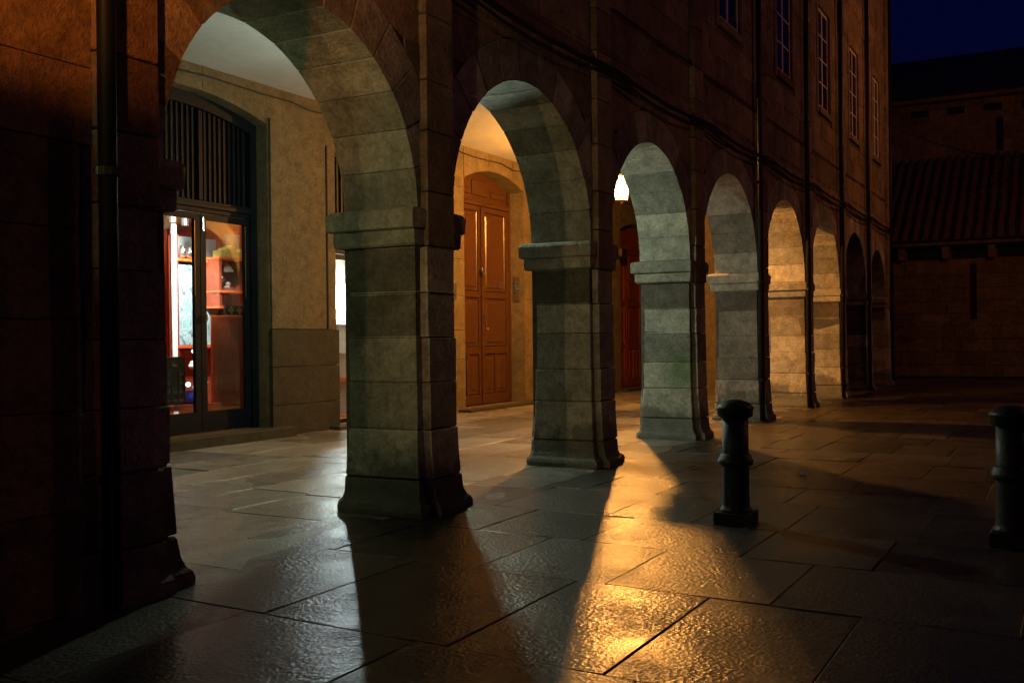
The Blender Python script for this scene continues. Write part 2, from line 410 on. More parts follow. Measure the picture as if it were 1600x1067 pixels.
for k in range(8):
    xf = PN[k]+PW; xn2 = PN[k+1]; cx = (xf+xn2)/2; r = (xn2-xf)/2+.03; ro = r+.35
    # arch ring
    arch = obj('arch_ring', MB().prism_y([(cx+(r+.012)*math.cos(PI*i/24), ZI+(r+.012)*math.sin(PI*i/24)) for i in range(25)] +
               [(cx+(ro-.02)*math.cos(PI*i/24), ZI+(ro-.02)*math.sin(PI*i/24)) for i in range(24, -1, -1)], YF+.012, YB-.012), M['mortar'], bld)
    nv = 13
    for i in range(nv):
        a0, a1 = PI*i/nv, PI*(i+1)/nv; mb = MB(); vs = []; fs = []
        g = .005; st = [(a0+.0015, g), (a0+.007, 0), (a0+(a1-a0)*.33, 0), (a0+(a1-a0)*.67, 0), (a1-.007, 0), (a1-.0015, g)]
        dy = random.uniform(-.004, .004)
        for a, e in st:
            for rr, yy in ((r+e, YF+e+dy), (ro, YF+e+dy), (ro, YB-e), (r+e, YB-e)):
                rr2 = rr
                if rr == ro and i in (0, nv-1): rr2 = ro
                vs.append((cx+rr2*math.cos(a), yy, ZI+rr2*math.sin(a)))
        for q in range(5):
            for w in range(4):
                fs.append((q*4+w, (q+1)*4+w, (q+1)*4+(w+1) % 4, q*4+(w+1) % 4))
        fs.append((0, 1, 2, 3)); fs.append((23, 22, 21, 20))
        # keep neighbours apart where the rings would overlap above the impost
        nvx = []
        for x, y, z_ in vs: nvx.append((min(max(x, PN[k]+PW/2+.003), xn2+PW/2-.003) if 1 else x, y, z_))
        obj('voussoir', mb.add(nvx, fs), M['stone'], arch)
    # backing wall with the arch hole, columns of quads
    mb = MB(); n = 24; xa, xb = PN[k]+PW/2, xn2+PW/2
    poly = [(xa, ZI), (cx-ro+.03, ZI)] if cx-ro+.03 > xa else []
    pts = [(cx+(ro-.03)*math.cos(PI-PI*i/24), ZI+(ro-.03)*math.sin(PI-PI*i/24)) for i in range(25)]
    pts = [(min(max(x, xa), xb), z) for x, z in pts]
    for (x0, z0), (x1, z1) in zip(pts[:-1], pts[1:]):
        if x1-x0 < 1e-4: continue
        mb.add([(x0, YF+.015, z0), (x1, YF+.015, z1), (x1, YF+.015, ZC+.2), (x0, YF+.015, ZC+.2), (x0, YB-.015, z0), (x1, YB-.015, z1), (x1, YB-.015, ZC+.2), (x0, YB-.015, ZC+.2)],
               [(0, 1, 2, 3), (5, 4, 7, 6), (0, 4, 5, 1)])
    obj('spandrel_core', mb, M['mortar'], bld)
    # upper wall core round the window
    wx0, wx1, wz0, wz1 = cx-.52, cx+.52, 5.70, 7.66
    mb = MB(); mb.box(xa, xb, YF+.015, YB-.015, ZC+.2, wz0); mb.box(xa, xb, YF+.015, YB-.015, wz1, ZT)
    mb.box(xa, wx0, YF+.015, YB-.015, wz0, wz1); mb.box(wx1, xb, YF+.015, YB-.015, wz0, wz1); mb.box(wx0-.01, wx1+.01, YF+.3, YF+.34, wz0, wz1)
    obj('upper_wall_core', mb, M['mortar'], bld)
    fs0, fs1 = xf-.11, xn2+.08
    for za, zb in zip(rows[:-1], rows[1:]):
        x = fs0; first = True
        while x < fs1-.05:
            ln = random.uniform(.5, .95)*(.6 if first and random.random() < .5 else 1); first = False
            x2 = x+ln
            if fs1-x2 < .3: x2 = fs1
            segs = [(x, x2)]
            if zb > wz0-.02 and za < wz1+.02:     # interrupted by the window and its surround
                segs = []
                if x < wx0-.16: segs.append((x, min(x2, wx0-.16)))
                if x2 > wx1+.16: segs.append((max(x, wx1+.16), x2))
            for a, b_ in segs:
                if b_-a < .06: continue
                pl = clipstone(a, b_, za, zb, cx, ro) if za < ZI+ro else clipstone(a, b_, za, zb)
                if pl: facstones.append((pl, random.uniform(-.005, .005)))
            x = x2
    wins.append((cx, wx0, wx1, wz0, wz1))
    # stones above and below the window beside the surround
# stones of the blind wall at the left end
for za, zb in zip([0, .5, .98, 1.42, 1.86]+rows, [.5, .98, 1.42, 1.86, ZI]+rows[1:]):
    x = -.5-random.random()*.5
    while x < 3.31:
        xe_ = 3.318 if za < ZI-.01 else 3.399
        x2 = min(x+random.uniform(.6, 1.1), xe_)
        if xe_-x2 < .25: x2 = xe_
        facstones.append((clipstone(x, x2, za, zb), random.uniform(-.004, .004))); x = x2
def fsc(t):
    pl = t[0]; cx_ = sum(p[0] for p in pl)/len(pl); cz = sum(p[1] for p in pl)/len(pl)
    P = (cx_, YF, cz); w = (Vector(P)-CAM).dot(F)
    return (1/w**3 if w > .3 and infrm(P, 120) else -1)
facstones.sort(key=lambda t: -fsc(t)); rest = MB()
for k, (pl, dy) in enumerate(facstones):
    mb = MB().prism_y(pl, YF+dy, YF+.06)
    if k < 295 and fsc((pl, dy)) > 0: obj('stone', mb, M['facade'], bld)
    else: rest.add(mb.v, mb.f)
obj('far_facade_stones', rest, M['facade'], bld, kind='stuff')
# window surrounds and windows
for k, (cx, x0, x1, z0, z1) in enumerate(wins):
    f = MB(); f.bbox(x0-.155, x0-.002, YF-.02, YF+.25, z0-.12, z1+.16, .006); f.bbox(x1+.002, x1+.155, YF-.02, YF+.25, z0-.12, z1+.16, .006)
    f.bbox(x0, x1, YF-.022, YF+.25, z1+.002, z1+.16, .006)
    w = obj('window', f, M['facade'], bld)
    obj('sill', MB().bbox(x0-.004, x1+.004, YF-.05, YF+.22, z0-.12, z0-.004, .01), M['facade'], w)
    fr = MB(); yy = YF+.03; t = .055
    for (a, b_, c_, d) in ((x0, x0+t, z0, z1), (x1-t, x1, z0, z1), (x0+t, x1-t, z0, z0+.08), (x0+t, x1-t, z1-t, z1), (cx-.035, cx+.035, z0+.08, z1-t)):
        fr.bbox(a, b_, yy, yy+.05, c_, d, .004)
    obj('window_frame', fr, M['white'], w)
    zz = [z0+.08+(z1-t-z0-.08)*i/4 for i in range(5)]
    for i in range(4):
        for a, b_ in ((x0+t, cx-.035), (cx+.035, x1-t)):
            if i: obj('glazing_bar', MB().box(a, b_, yy+.008, yy+.04, zz[i]-.013, zz[i]+.013), M['white'], w)
            obj('pane', MB().box(a, b_, yy+.02, yy+.026, zz[i]+.013, zz[i+1]-.013), M['darkglass'], w)
# eaves, roof, far end downpipe, first corner pipe
obj('eaves_cornice', MB().bbox(-6, 28.35, YF-.35, YB, ZT+.1, ZT+.35, .03), M['facade'], bld)
obj('roof', MB().prism_y([(0, 0), (1, 0), (1, .1)], 0, 1) if 0 else MB().add([(-6, YF-.5, ZT+.36), (28.4, YF-.5, ZT+.36), (28.4, 12, ZT+3), (-6, 12, ZT+3), (-6, 12, ZT+.36), (28.4, 12, ZT+.36)], [(0, 1, 2, 3), (0, 4, 5, 1), (0, 3, 4), (1, 5, 2), (3, 2, 5, 4)]), M['tile'], bld)
obj('end_gable_wall', MB().box(27.4, 28.1, YB, 12, 0, ZT), M['facade'], bld)
obj('upper_floor_back_wall', MB().box(-6, 27.4, 11.9, 12, ZC, ZT), M['mortar'], bld)
def pipe(x, z0, z1, r=.045, name='downpipe', y=YF-.09):
    mb = MB().lathe([(z0, r), (z1, r)], x, y, 10)
    p = obj(name, mb, M['iron'], bld, smooth=True)
    z = z0+.6
    while z < z1:
        obj('pipe_bracket', MB().lathe([(z, r+.012), (z+.04, r+.012)], x, y, 10), M['iron'], p); z += 1.5
pipe(3.385, 0.02, ZT, .045, y=YF-.125); pipe(28.02, .02, ZT, .05)
obj('downpipe', MB().lathe([(.02, .05), (6.4, .05), (6.45, .07), (6.6, .07)], 28.2, YF+.06, 10), M['facade'], bld, smooth=True)
for xq in (15.35, 18.5, 21.6, 24.72): pipe(xq, 0.02, ZT, .04)  # slim tubes drawn for the dark lines beside the far pilasters
# cables strung under the string course
for j, (dz, yy, rr) in enumerate(((0, .10, .017), (.045, .09, .012), (-.05, .11, .014))):
    pts = []
    x = 3.6; random.seed(40+j)
    while x < 28.2:
        ph = ((x-3.6) % 3.1)/3.1; pts.append((x, YF-yy, 4.06+dz-.05*math.sin(PI*ph)*(1+j*.4)+random.uniform(-.008, .008))); x += .31
    obj('wall_cable', MB().tube(pts, rr, 6), M['cable'], bld)
obj('string_course', MB().bbox(-6, 28.1, YF-.045, YF+.02, 4.09, 4.17, .012), M['facade'], bld)
pts = [(4+.4*i, YF-.03, 4.75+random.uniform(-.01, .01)) for i in range(60)]
obj('wall_cable', MB().tube(pts, .011, 5), M['cable'], bld)

# ------------------------------------------------------------------ arcade interior
random.seed(11)
obj('arcade_ceiling', MB().box(-6, 28, YB-.01, YW+.6, ZC, ZC+.15), M['ceiling'], bld)
def segz(x, cx, hw, zs, za): t = (x-cx)/hw; return zs+(za-zs)*(1-t*t)
OPEN = [  # cx, half width, spring z, apex z, bottom z
 (9.10, 1.47, 4.27, 4.50, .13), (13.1, 1.08, 4.2, 4.42, .05), (16.83, 1.14, 4.24, 4.48, .05), (20.3, 1.0, 4.2, 4.4, .05), (24.05, 1.12, 3.95, 4.15, .05), (4.2, 1.4, 4.2, 4.45, .1), (.8, 1.2, 4.2, 4.4, .1)]
OPEN.sort()
obj('added_shade_wall', MB().box(21.98, 22.18, YB-.01, 8.7, 0, ZC), M['plasterwall'], bld)  # added wall that keeps lantern light off the last pillars
x = -6; mb = MB()
for cx, hw, zs, za, zb in OPEN:
    mb.box(x, cx-hw, YW+.02, YW+.42, 0, ZC)
    n = 12; xs = [cx-hw+2*hw*i/n for i in range(n+1)]
    for a, b_ in zip(xs[:-1], xs[1:]):
        z0, z1 = segz(a, cx, hw, zs, za), segz(b_, cx, hw, zs, za)
        mb.add([(a, YW+.02, z0), (b_, YW+.02, z1), (b_, YW+.02, ZC), (a, YW+.02, ZC), (a, YW+.42, z0), (b_, YW+.42, z1), (b_, YW+.42, ZC), (a, YW+.42, ZC)], [(0, 1, 2, 3), (5, 4, 7, 6), (0, 4, 5, 1), (3, 2, 6, 7)])
    mb.box(cx-hw, cx+hw, YW+.02, YW+.42, -.03, zb-.012)
    x = cx+hw
mb.box(x, 28, YW+.02, YW+.42, 0, ZC)
wall = obj('arcade_wall', mb, M['plasterwall'], bld)
def holes(x, z0, z1):
    return None
zr = [0, .42, .95, 1.47, 2.09, 2.75, 3.38, 4.05, ZC-.005]
prevx = -3
solid = []
for i, (cx, hw, zs, za, zb) in enumerate(OPEN): solid.append((prevx, cx-hw)); prevx = cx+hw
solid.append((prevx, 27.4))
for a, b_ in solid:
    for j, (z0, z1) in enumerate(zip(zr[:-1], zr[1:])):
        x = a; n = max(1, round((b_-a)/(1.15 if j % 2 else 1.0))); w = (b_-a)/n
        for q in range(n):
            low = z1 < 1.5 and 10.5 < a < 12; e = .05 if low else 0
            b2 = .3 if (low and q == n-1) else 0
            zz1 = min(z1, 4.26) if z1 > 4.2 else z1
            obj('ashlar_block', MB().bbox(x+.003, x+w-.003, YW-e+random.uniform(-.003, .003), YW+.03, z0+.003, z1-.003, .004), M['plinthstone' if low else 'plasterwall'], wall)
            x += w
for cx, hw, zs, za, zb in OPEN:   # flat lintel stones over the openings
    n = 5; w = 2*hw/n
    for q in range(n):
        a, b_ = cx-hw+q*w+.003, cx-hw+(q+1)*w-.003
        pl = [(a+(b_-a)*t/3, segz(a+(b_-a)*t/3, cx, hw, zs, za)+.001) for t in range(4)]+[(b_, ZC-.01), (a, ZC-.01)]
        obj('lintel_stone', MB().prism_y(pl, YW+random.uniform(-.003, .003), YW+.019), M['plasterwall'], wall)
    obj('doorstep', MB().bbox(cx-hw-.25, cx+hw+.25, YW-.26, YW+.019, -.02, zb, .012), M['plinthstone'], wall)
# raised moulding of the pier between shop door and next window
obj('pier_panel', MB().bbox(10.585, 11.74, YW-.045, YW-.004, 1.475, 4.36, .006), M['plasterwall'], wall)
pts = [(-2+.5*i, YW-.04, 4.66+.012*math.sin(i*1.7)+random.uniform(-.006, .006)-(.05 if i % 6 == 3 else 0)) for i in range(60)]
obj('ceiling_cable', MB().tube(pts, .012, 5), M['cable'], bld)
pts = [(11.78, YW-.03, z*.3+1.47) for z in range(10)]
obj('shadow_gap_tube', MB().tube(pts, .018, 6), M['cable'], bld)  # dark tube stands in for the shadow gap at the pier edge

def shopfront(cx, hw, zs, za, zb, leaves, y=YW+.26, zt=2.98, glassz=.405, mat='darkpaint', name='shop_front', fw=.12, sw=.10):
    m = M[mat]; fr = MB(); t = .07
    fr.bbox(cx-hw, cx-hw+fw, y-.06, y+.06, zb, zs+.02, .006); fr.bbox(cx+hw-fw, cx+hw, y-.06, y+.06, zb, zs+.02, .006)
    fr.bbox(cx-hw+fw, cx+hw-fw, y-.05, y+.06, zt, zt+.16, .008)      # transom rail
    fr.bbox(cx-hw+fw, cx+hw-fw, y-.085, y-.05, zt+.06, zt+.12, .008)
    n = 12; xs = [cx-hw+2*hw*i/n for i in range(n+1)]                   # arched head
    for a, b_ in zip(xs[:-1], xs[1:]):
        z0, z1 = segz(a, cx, hw, zs, za), segz(b_, cx, hw, zs, za)
        fr.prism_y([(a, z0-.16), (b_, z1-.16), (b_, z1), (a, z0)], y-.06, y+.06)
    f = obj(name, fr, m, bld)
    w = 2*(hw-fw)/leaves
    for i in range(leaves):
        a = cx-hw+fw+i*w; b_ = a+w
        d = MB(); d.bbox(a+.006, a+sw, y-.03, y+.03, zb+.01, zt-.01, .005); d.bbox(b_-sw, b_-.006, y-.03, y+.03, zb+.01, zt-.01, .005)
        d.bbox(a+sw, b_-sw, y-.03, y+.03, zb+.01, glassz, .005); d.bbox(a+sw, b_-sw, y-.03, y+.03, zt-.09, zt-.01, .005)
        obj('door_frame', d, m, f)
        obj('pane', MB().box(a+sw, b_-sw, y-.004, y+.004, glassz, zt-.09), M['glass'], f)
        if i: obj('mullion', MB().bbox(a-.03, a+.03, y-.055, y+.05, zt+.16, za-.2, .005), m, f)
        ns = 9
        for q in range(ns):
            xx = a+.06+(w-.12)*(q+.5)/ns
            obj('slat', MB().box(xx-.017, xx+.017, y-.02, y+.012, zt+.16, segz(xx, cx, hw, zs, za)-.16), m, f)
    obj('grille_backing', MB().box(cx-hw+.1, cx+hw-.1, y+.05, y+.055, zt+.1, zs-.05), M['void'], f)
    return f, w
f1, w1 = shopfront(9.10, 1.47, 4.27, 4.50, .13, 3)
x1 = 9.10-1.47+.12+2*w1
obj('handle', MB().tube([(x1+.05, YW+.20, 1.58), (x1+.05, YW+.19, 1.62), (x1+.05, YW+.19, 1.66)], .022, 8), M['brass'], f1)
obj('handle', MB().tube([(x1+.045, YW+.225, 2.75), (x1+.045, YW+.225, 2.92)], .012, 8), M['steel'], f1)
obj('brass_edge', MB().box(10.355, 10.365, YW+.222, YW+.229, 1.9, 2.87), M['brass'], f1)
obj('brass_edge', MB().box(x1-.108, x1-.10, YW+.222, YW+.229, 1.9, 2.87), M['brass'], f1)
f2, w2 = shopfront(13.1, 1.08, 4.2, 4.42, .05, 2, y=YW+.09, zt=2.62, glassz=.12, fw=.025, sw=.03)
f3, _ = shopfront(20.3, 1.0, 4.2, 4.4, .05, 2)
f4, _ = shopfront(4.2, 1.4, 4.2, 4.45, .1, 3)
f5, _ = shopfront(.8, 1.2, 4.2, 4.4, .1, 2)

def woodendoor(cx, hw, zs, za, zb, mat, zleaf=3.86, y=YW+.36):
    m = M[mat]; b = MB()
    n = 10; xs = [cx-hw+2*hw*i/n for i in range(n+1)]
    for a, b_ in zip(xs[:-1], xs[1:]):
        b.prism_y([(a, zb), (b_, zb), (b_, segz(b_, cx, hw, zs, za)), (a, segz(a, cx, hw, zs, za))], y, y+.05)
    d = obj('wooden_door', b, m, bld)
    fr = MB(); fr.bbox(cx-hw, cx-hw+.07, y-.06, y-.001, zb, zs, .008); fr.bbox(cx+hw-.07, cx+hw, y-.06, y-.001, zb, zs, .008)
    fr.bbox(cx-hw+.07, cx+hw-.07, y-.085, y-.001, zleaf, zleaf+.07, .012); fr.bbox(cx-hw+.07, cx+hw-.07, y-.05, y-.001, zleaf+.07, zleaf+.12, .012)
    obj('door_frame', fr, m, d)
    for sgn in (-1, 1):
        a = cx-hw+.075 if sgn < 0 else cx+.004; b_ = cx-.004 if sgn < 0 else cx+hw-.075
        st = MB()
        zc_ = [zb+.01, zb+.20, 1.02, 1.16, 2.10, 2.22, 3.02, 3.12, zleaf-.10, zleaf-.003]
        st.bbox(a, a+.11, y-.04, y-.001, zb+.01, zleaf-.003, .006); st.bbox(b_-.11, b_, y-.04, y-.001, zb+.01, zleaf-.003, .006)
        for q0, q1 in ((0, 1), (2, 3), (4, 5), (8, 9)): st.bbox(a+.11, b_-.11, y-.04, y-.001, zc_[q0], zc_[q1], .006)
        mid = (a+b_)/2; st.bbox(mid-.045, mid+.045, y-.04, y-.001, zc_[1], zc_[2], .006)
        lf = obj('door_leaf', st, m, d)
        for (p0, p1, q0, q1) in ((a+.11, mid-.045, zc_[1], zc_[2]), (mid+.045, b_-.11, zc_[1], zc_[2]), (a+.11, b_-.11, zc_[3], zc_[4]), (a+.11, b_-.11, zc_[5], zc_[8])):
            g = .035; pm = MB()
            pm.add([(p0+.004, y-.002, q0+.004), (p1-.004, y-.002, q0+.004), (p1-.004, y-.002, q1-.004), (p0+.004, y-.002, q1-.004),
                    (p0+.02, y-.022, q0+.02), (p1-.02, y-.022, q0+.02), (p1-.02, y-.022, q1-.02), (p0+.02, y-.022, q1-.02),
                    (p0+.035, y-.010, q0+.035), (p1-.035, y-.010, q0+.035), (p1-.035, y-.010, q1-.035), (p0+.035, y-.010, q1-.035),
                    (p0+.075, y-.012, q0+.075), (p1-.075, y-.012, q0+.075), (p1-.075, y-.012, q1-.075), (p0+.075, y-.012, q1-.075),
                    (p0+.095, y-.028, q0+.095), (p1-.095, y-.028, q0+.095), (p1-.095, y-.028, q1-.095), (p0+.095, y-.028, q1-.095)],
                   [tuple((k*4+i, k*4+(i+1) % 4, (k+1)*4+(i+1) % 4, (k+1)*4+i)) for k in range(4) for i in range(4)]+[(16, 17, 18, 19)])
            obj('door_panel', pm, m, d)
    for a, b_ in ((cx-hw+.16, cx-.42), (cx-.30, cx+.30), (cx+.42, cx+hw-.16)):
        z0 = zleaf+.2; z1 = min(segz(a, cx, hw, zs, za), segz(b_, cx, hw, zs, za))-.12
        obj('transom_panel', MB().bbox(a, b_, y-.03, y-.001, z0, z1, .016), m, d)
    obj('meeting_bead', MB().bbox(cx-.03, cx+.03, y-.062, y-.041, zb+.02, zleaf-.01, .006), m, d)
    return d
d1 = woodendoor(16.83, 1.14, 4.24, 4.48, .05, 'wood')
kn = MB().lathe([(2.60, .045), (2.61, .05)], 16.80, YW+.28, 10); kn.tube([(16.76, YW+.27, 2.66), (16.74, YW+.25, 2.6), (16.80, YW+.24, 2.54), (16.86, YW+.25, 2.6), (16.84, YW+.27, 2.66)], .018, 6)
obj('door_knocker', kn, M['steel'], d1)
obj('lock_plate', MB().bbox(16.87, 16.93, YW+.285, YW+.30, 1.62, 1.75, .004), M['steel'], d1)
obj('door_knob', MB().sphere((16.95, YW+.27, 1.5), .028), M['brass'], d1, smooth=True)
d2 = woodendoor(24.05, 1.12, 3.95, 4.15, .05, 'redwood', 3.55)
ip_ = obj('intercom_panel', MB().bbox(17.955, 17.962, YW+.10, YW+.24, 2.05, 2.55, .001), M['bronze'], bld)
for q in range(4): obj('name_plate', MB().box(17.950, 17.954, YW+.12, YW+.22, 2.22+q*.07, 2.245+q*.07), M['steel'], ip_)
obj('bracket', MB().box(15.2, 15.24, YW-.1, YW, 2.0, 2.3), M['steel'], bld)
sp = obj('sign_lamp', MB().bbox(22.55, 22.85, YW-.22, YW-.003, 3.25, 3.45, .02), M['brass'], bld)

# ------------------------------------------------------------------ shop interior (lit)
shell = MB(); X0, X1, Y0, Y1, Z0, Z1 = 7.55, 13.0, YW+.43, 12.9, .10, 3.35
shell.add([(X0, Y1, Z0), (X1, Y1, Z0), (X1, Y1, Z1), (X0, Y1, Z1)], [(0, 1, 2, 3)])
shell.add([(X0, Y0, Z0), (X0, Y1, Z0), (X0, Y1, Z1), (X0, Y0, Z1)], [(0, 1, 2, 3)])
shell.add([(X1, Y0, Z0), (X1, Y1, Z0), (X1, Y1, Z1), (X1, Y0, Z1)], [(3, 2, 1, 0)])
shell.add([(X0, Y0, Z1), (X1, Y0, Z1), (X1, Y1, Z1), (X0, Y1, Z1)], [(0, 1, 2, 3)])
room = obj('shop_room', shell, M['cream'], bld)
obj('shop_floor', MB().box(X0, X1, Y0, Y1, .04, .12), M['orange'], bld)
obj('interior_door', MB().bbox(9.5, 10.95, 12.0, 12.05, .12, 3.0, .01), M['orange'], bld)
obj('door_lining', MB().bbox(10.96, 11.0, 11.96, 12.05, .12, 3.02, .01), M['redbrown'], bld)
obj('display_column', MB().bbox(10.30, 10.385, 11.2, 11.22, .12, 3.0, .002), M['shopwhite'], None, 'narrow white lit display column standing right of the orange inner door of the shop', 'display column')
cab = obj('display_cabinet', MB().box(10.40, 10.415, 11.2, 11.38, .12, 2.85).box(11.30, 11.34, 11.2, 11.38, .12, 2.85).box(10.415, 11.30, 11.36, 11.38, .12, 1.22), M['redbrown'], None, 'tall red brown display cabinet behind the left glass leaf of the shop door', 'cabinet')
obj('back_panel', MB().box(10.415, 11.30, 11.36, 11.38, 1.23, 2.85), M['grey'], cab)
for z in (2.47, 1.22, .36): obj('shelf', MB().bbox(10.395, 11.34, 11.17, 11.355, z, z+.04, .004), M['orange'], cab)
obj('glass_art_panel', MB().bbox(10.43, 11.2, 11.22, 11.26, 1.265, 2.42, .006), M['swirl'], None, 'large pale blue glass panel with dark swirls standing on the orange middle shelf', 'glass panel')
random.seed(5)
for i, (xx, zz, rr, sc_) in enumerate(((10.53, 2.515, .07, 1.3), (10.66, 2.515, .075, 1.1), (10.78, 2.515, .06, 1.5))):
    lab = ['small squat grey pot at the left of the top shelf behind the left glass', 'round grey pot in the middle of the top shelf behind the left glass', 'tall narrow grey vase at the right of the top shelf behind the left glass'][i]
    obj('pot', MB().lathe([(zz+.01, rr*.5), (zz+rr*.6*sc_, rr), (zz+rr*1.3*sc_, rr*.9), (zz+rr*1.7*sc_, rr*.4), (zz+rr*2*sc_, rr*.5)], xx, 11.25, 12), M['silver'], None, lab, 'pot', smooth=True)
for i, (xx, zz, lab) in enumerate(((10.60, .92, 'small white crown shaped dish high in the lower cabinet of the shop'), (10.74, .78, 'small yellowish white stacked box under the white dish in the lower cabinet'), (10.66, .62, 'row of tiny pale pendants at the bottom of the lower cabinet display'))):
    mb = MB()
    if i == 0: mb.lathe([(zz, .05), (zz+.04, .09), (zz+.09, .06), (zz+.10, .07), (zz+.12, .03)], xx, 11.1, 10)
    elif i == 1: mb.bbox(xx-.06, xx+.05, 11.05, 11.12, zz-.04, zz+.09, .01); mb.bbox(xx-.08, xx+.07, 11.04, 11.12, zz-.075, zz-.041, .01)
    else:
        for q in range(4): mb.lathe([(zz, .004), (zz+.02, .02), (zz+.05, .018), (zz+.06, .004)], xx-.08+q*.06, 11.1, 8)
    obj('white_ware', mb, M['pearl'], None, lab, ['dish', 'box', 'pendants'][i])
for i, (xx, yy, zz, rr, lab) in enumerate(((10.10, 10.6, 1.18, .026, 'small round white light hanging high against the right stile inside the left glass'), (9.72, 10.3, .745, .035, 'round white light beside the dark board in the shop window'), (9.98, 11.2, 2.02, .03, 'small white spotlight glow in front of the swirled glass panel'))):
    obj('globe_light', MB().sphere((xx, yy, zz), rr), plain('globe_%d' % i, (1, 1, 1), .4, emit=(1, .98, .95), es=3), None, lab, 'globe light', smooth=True)
bd = obj('menu_board', MB().bbox(9.0, 9.515, 10.13, 10.15, .50, 1.12, .004), M['darkboard'], None, 'dark square board covered with faint small pictures leaning low behind the left glass', 'board')
for i in range(4):
    for j in range(5):
        if random.random() < .85:
            mb = MB(); a = 9.06+i*.115; z = .54+j*.112; mb.box(a, a+.08, 10.126, 10.1295, z, z+.02+random.random()*.02); mb.box(a+random.random()*.04, a+.05+random.random()*.03, 10.126, 10.1295, z+.05, z+.062)
            mb.box(a, a+.012, 10.126, 10.1295, z+.02, z+.09)
            obj('printed_picture', mb, M['chalk'], bd)
obj('glass_bowl', MB().lathe([(.475, .07), (.50, .12), (.57, .12), (.62, .07), (.65, .08)], 9.96, 10.5, 14), M['blue'], None, 'bright blue glass bowl at the bottom right of the left shop glass', 'bowl', smooth=True)
obj('low_display_shelf', MB().bbox(9.2, 10.3, 10.28, 10.9, .40, .47, .006), M['orange'], None, 'low orange shelf along the bottom of the left shop glass', 'shelf')
obj('display_block', MB().bbox(9.52, 9.62, 10.30, 10.38, .472, .56, .006), M['shopwhite'], None, 'small white block standing on the low orange shelf', 'block')
# right leaf
obj('window_back_panel', MB().bbox(10.42, 11.35, 10.56, 10.60, .15, 1.68, .006), M['orange2'], None, 'plain orange red panel filling the lower half of the right shop glass', 'panel')
pr_ = obj('plate_rail', MB().bbox(10.62, 11.12, 10.50, 10.54, 1.685, 1.83, .004), M['darkboard'], None, 'dark rail with three yellow cross shaped ornaments above the orange red panel', 'rail')
for q in range(3):
    xx = 10.72+q*.16; mb = MB().box(xx-.05, xx+.05, 10.488, 10.498, 1.735, 1.775).box(xx-.02, xx+.02, 10.484, 10.487, 1.70, 1.81)
    obj('ornament', mb, M['yellow'], pr_)
cb = obj('wall_cabinet', MB().box(10.95, 11.0, 10.95, 11.25, 1.80, 2.55).box(11.48, 11.53, 10.95, 11.25, 1.80, 2.55).box(11.0, 11.48, 11.22, 11.25, 1.80, 2.55), M['redbrown'], None, 'small open red brown cabinet hung behind the right glass leaf', 'cabinet')
for z in (2.52, 2.03, 1.80): obj('shelf', MB().bbox(10.94, 11.54, 10.93, 11.21, z, z+.03, .003), M['orange'], cb)
obj('silver_cone', MB().lathe([(2.34, .115), (2.36, .11), (2.47, .03), (2.50, .012)], 11.2, 11.05, 4, .4), M['silver'], None, 'silver pyramid shaped ornament in the top of the small red cabinet', 'ornament')
sf = MB(); sf.sphere((11.10, 11.05, 2.24), .05); sf.bbox(11.02, 11.3, 11.0, 11.1, 2.062, 2.13, .01); sf.sphere((11.22, 11.05, 2.15), .06); sf.tube([(11.06, 11.05, 2.12), (11.05, 11.05, 2.22), (11.12, 11.05, 2.28)], .02)
obj('figurine', sf, M['silver'], None, 'pale silver figurine like a small cart on the shelf below the silver pyramid', 'figurine')
bs = MB()
for q in range(5): bs.bbox(11.02+q*.1, 11.11+q*.1, 10.96, 11.15, 2.552, 2.66+.04*(q % 3), .01)
obj('boxes_row', bs, M['yellow'], None, 'row of dull yellowish boxes lying on top of the small red cabinet', 'boxes')
obj('dark_frame', MB().bbox(11.42, 11.75, 11.3, 11.33, 2.62, 2.95, .005), M['grey'], None, 'grey framed board at the upper right behind the right shop glass', 'frame')
for i, (xx, yy) in enumerate(((9.75, 10.6), (10.12, 10.75))):
    t = thing('track_spotlight', (xx, yy, 2.9), ['dark spotlight with pale reflector hanging at the upper left of the lit shop', 'black spotlight hanging near the stile at the top of the lit shop'][i], 'spotlight')
    obj('arm', MB().tube([(xx, yy, 3.3), (xx, yy, 3.06)], .012), M['iron'], t)
    obj('lamp_head', MB().lathe([(2.92, .055), (3.0, .05), (3.06, .03)], xx, yy, 10), M['iron'], t)
obj('partition_panel', MB().box(10.30, 10.36, 10.2, 12.85, .12, 3.3) if 0 else MB().bbox(11.9, 11.95, 10.1, 12.88, .12, 3.34, .005), M['orange2'], None, 'orange brown partition wall at the right end of the shop interior', 'partition')
lamp('shop_spotlight', (9.7, 10.35, 3.2), 900, (1, .96, .9), .06, 66, (10.45, 11.5, 1.9), .4)
lamp('shop_spotlight', (10.75, 10.65, 3.25), 18, (1, .9, .75), .05)
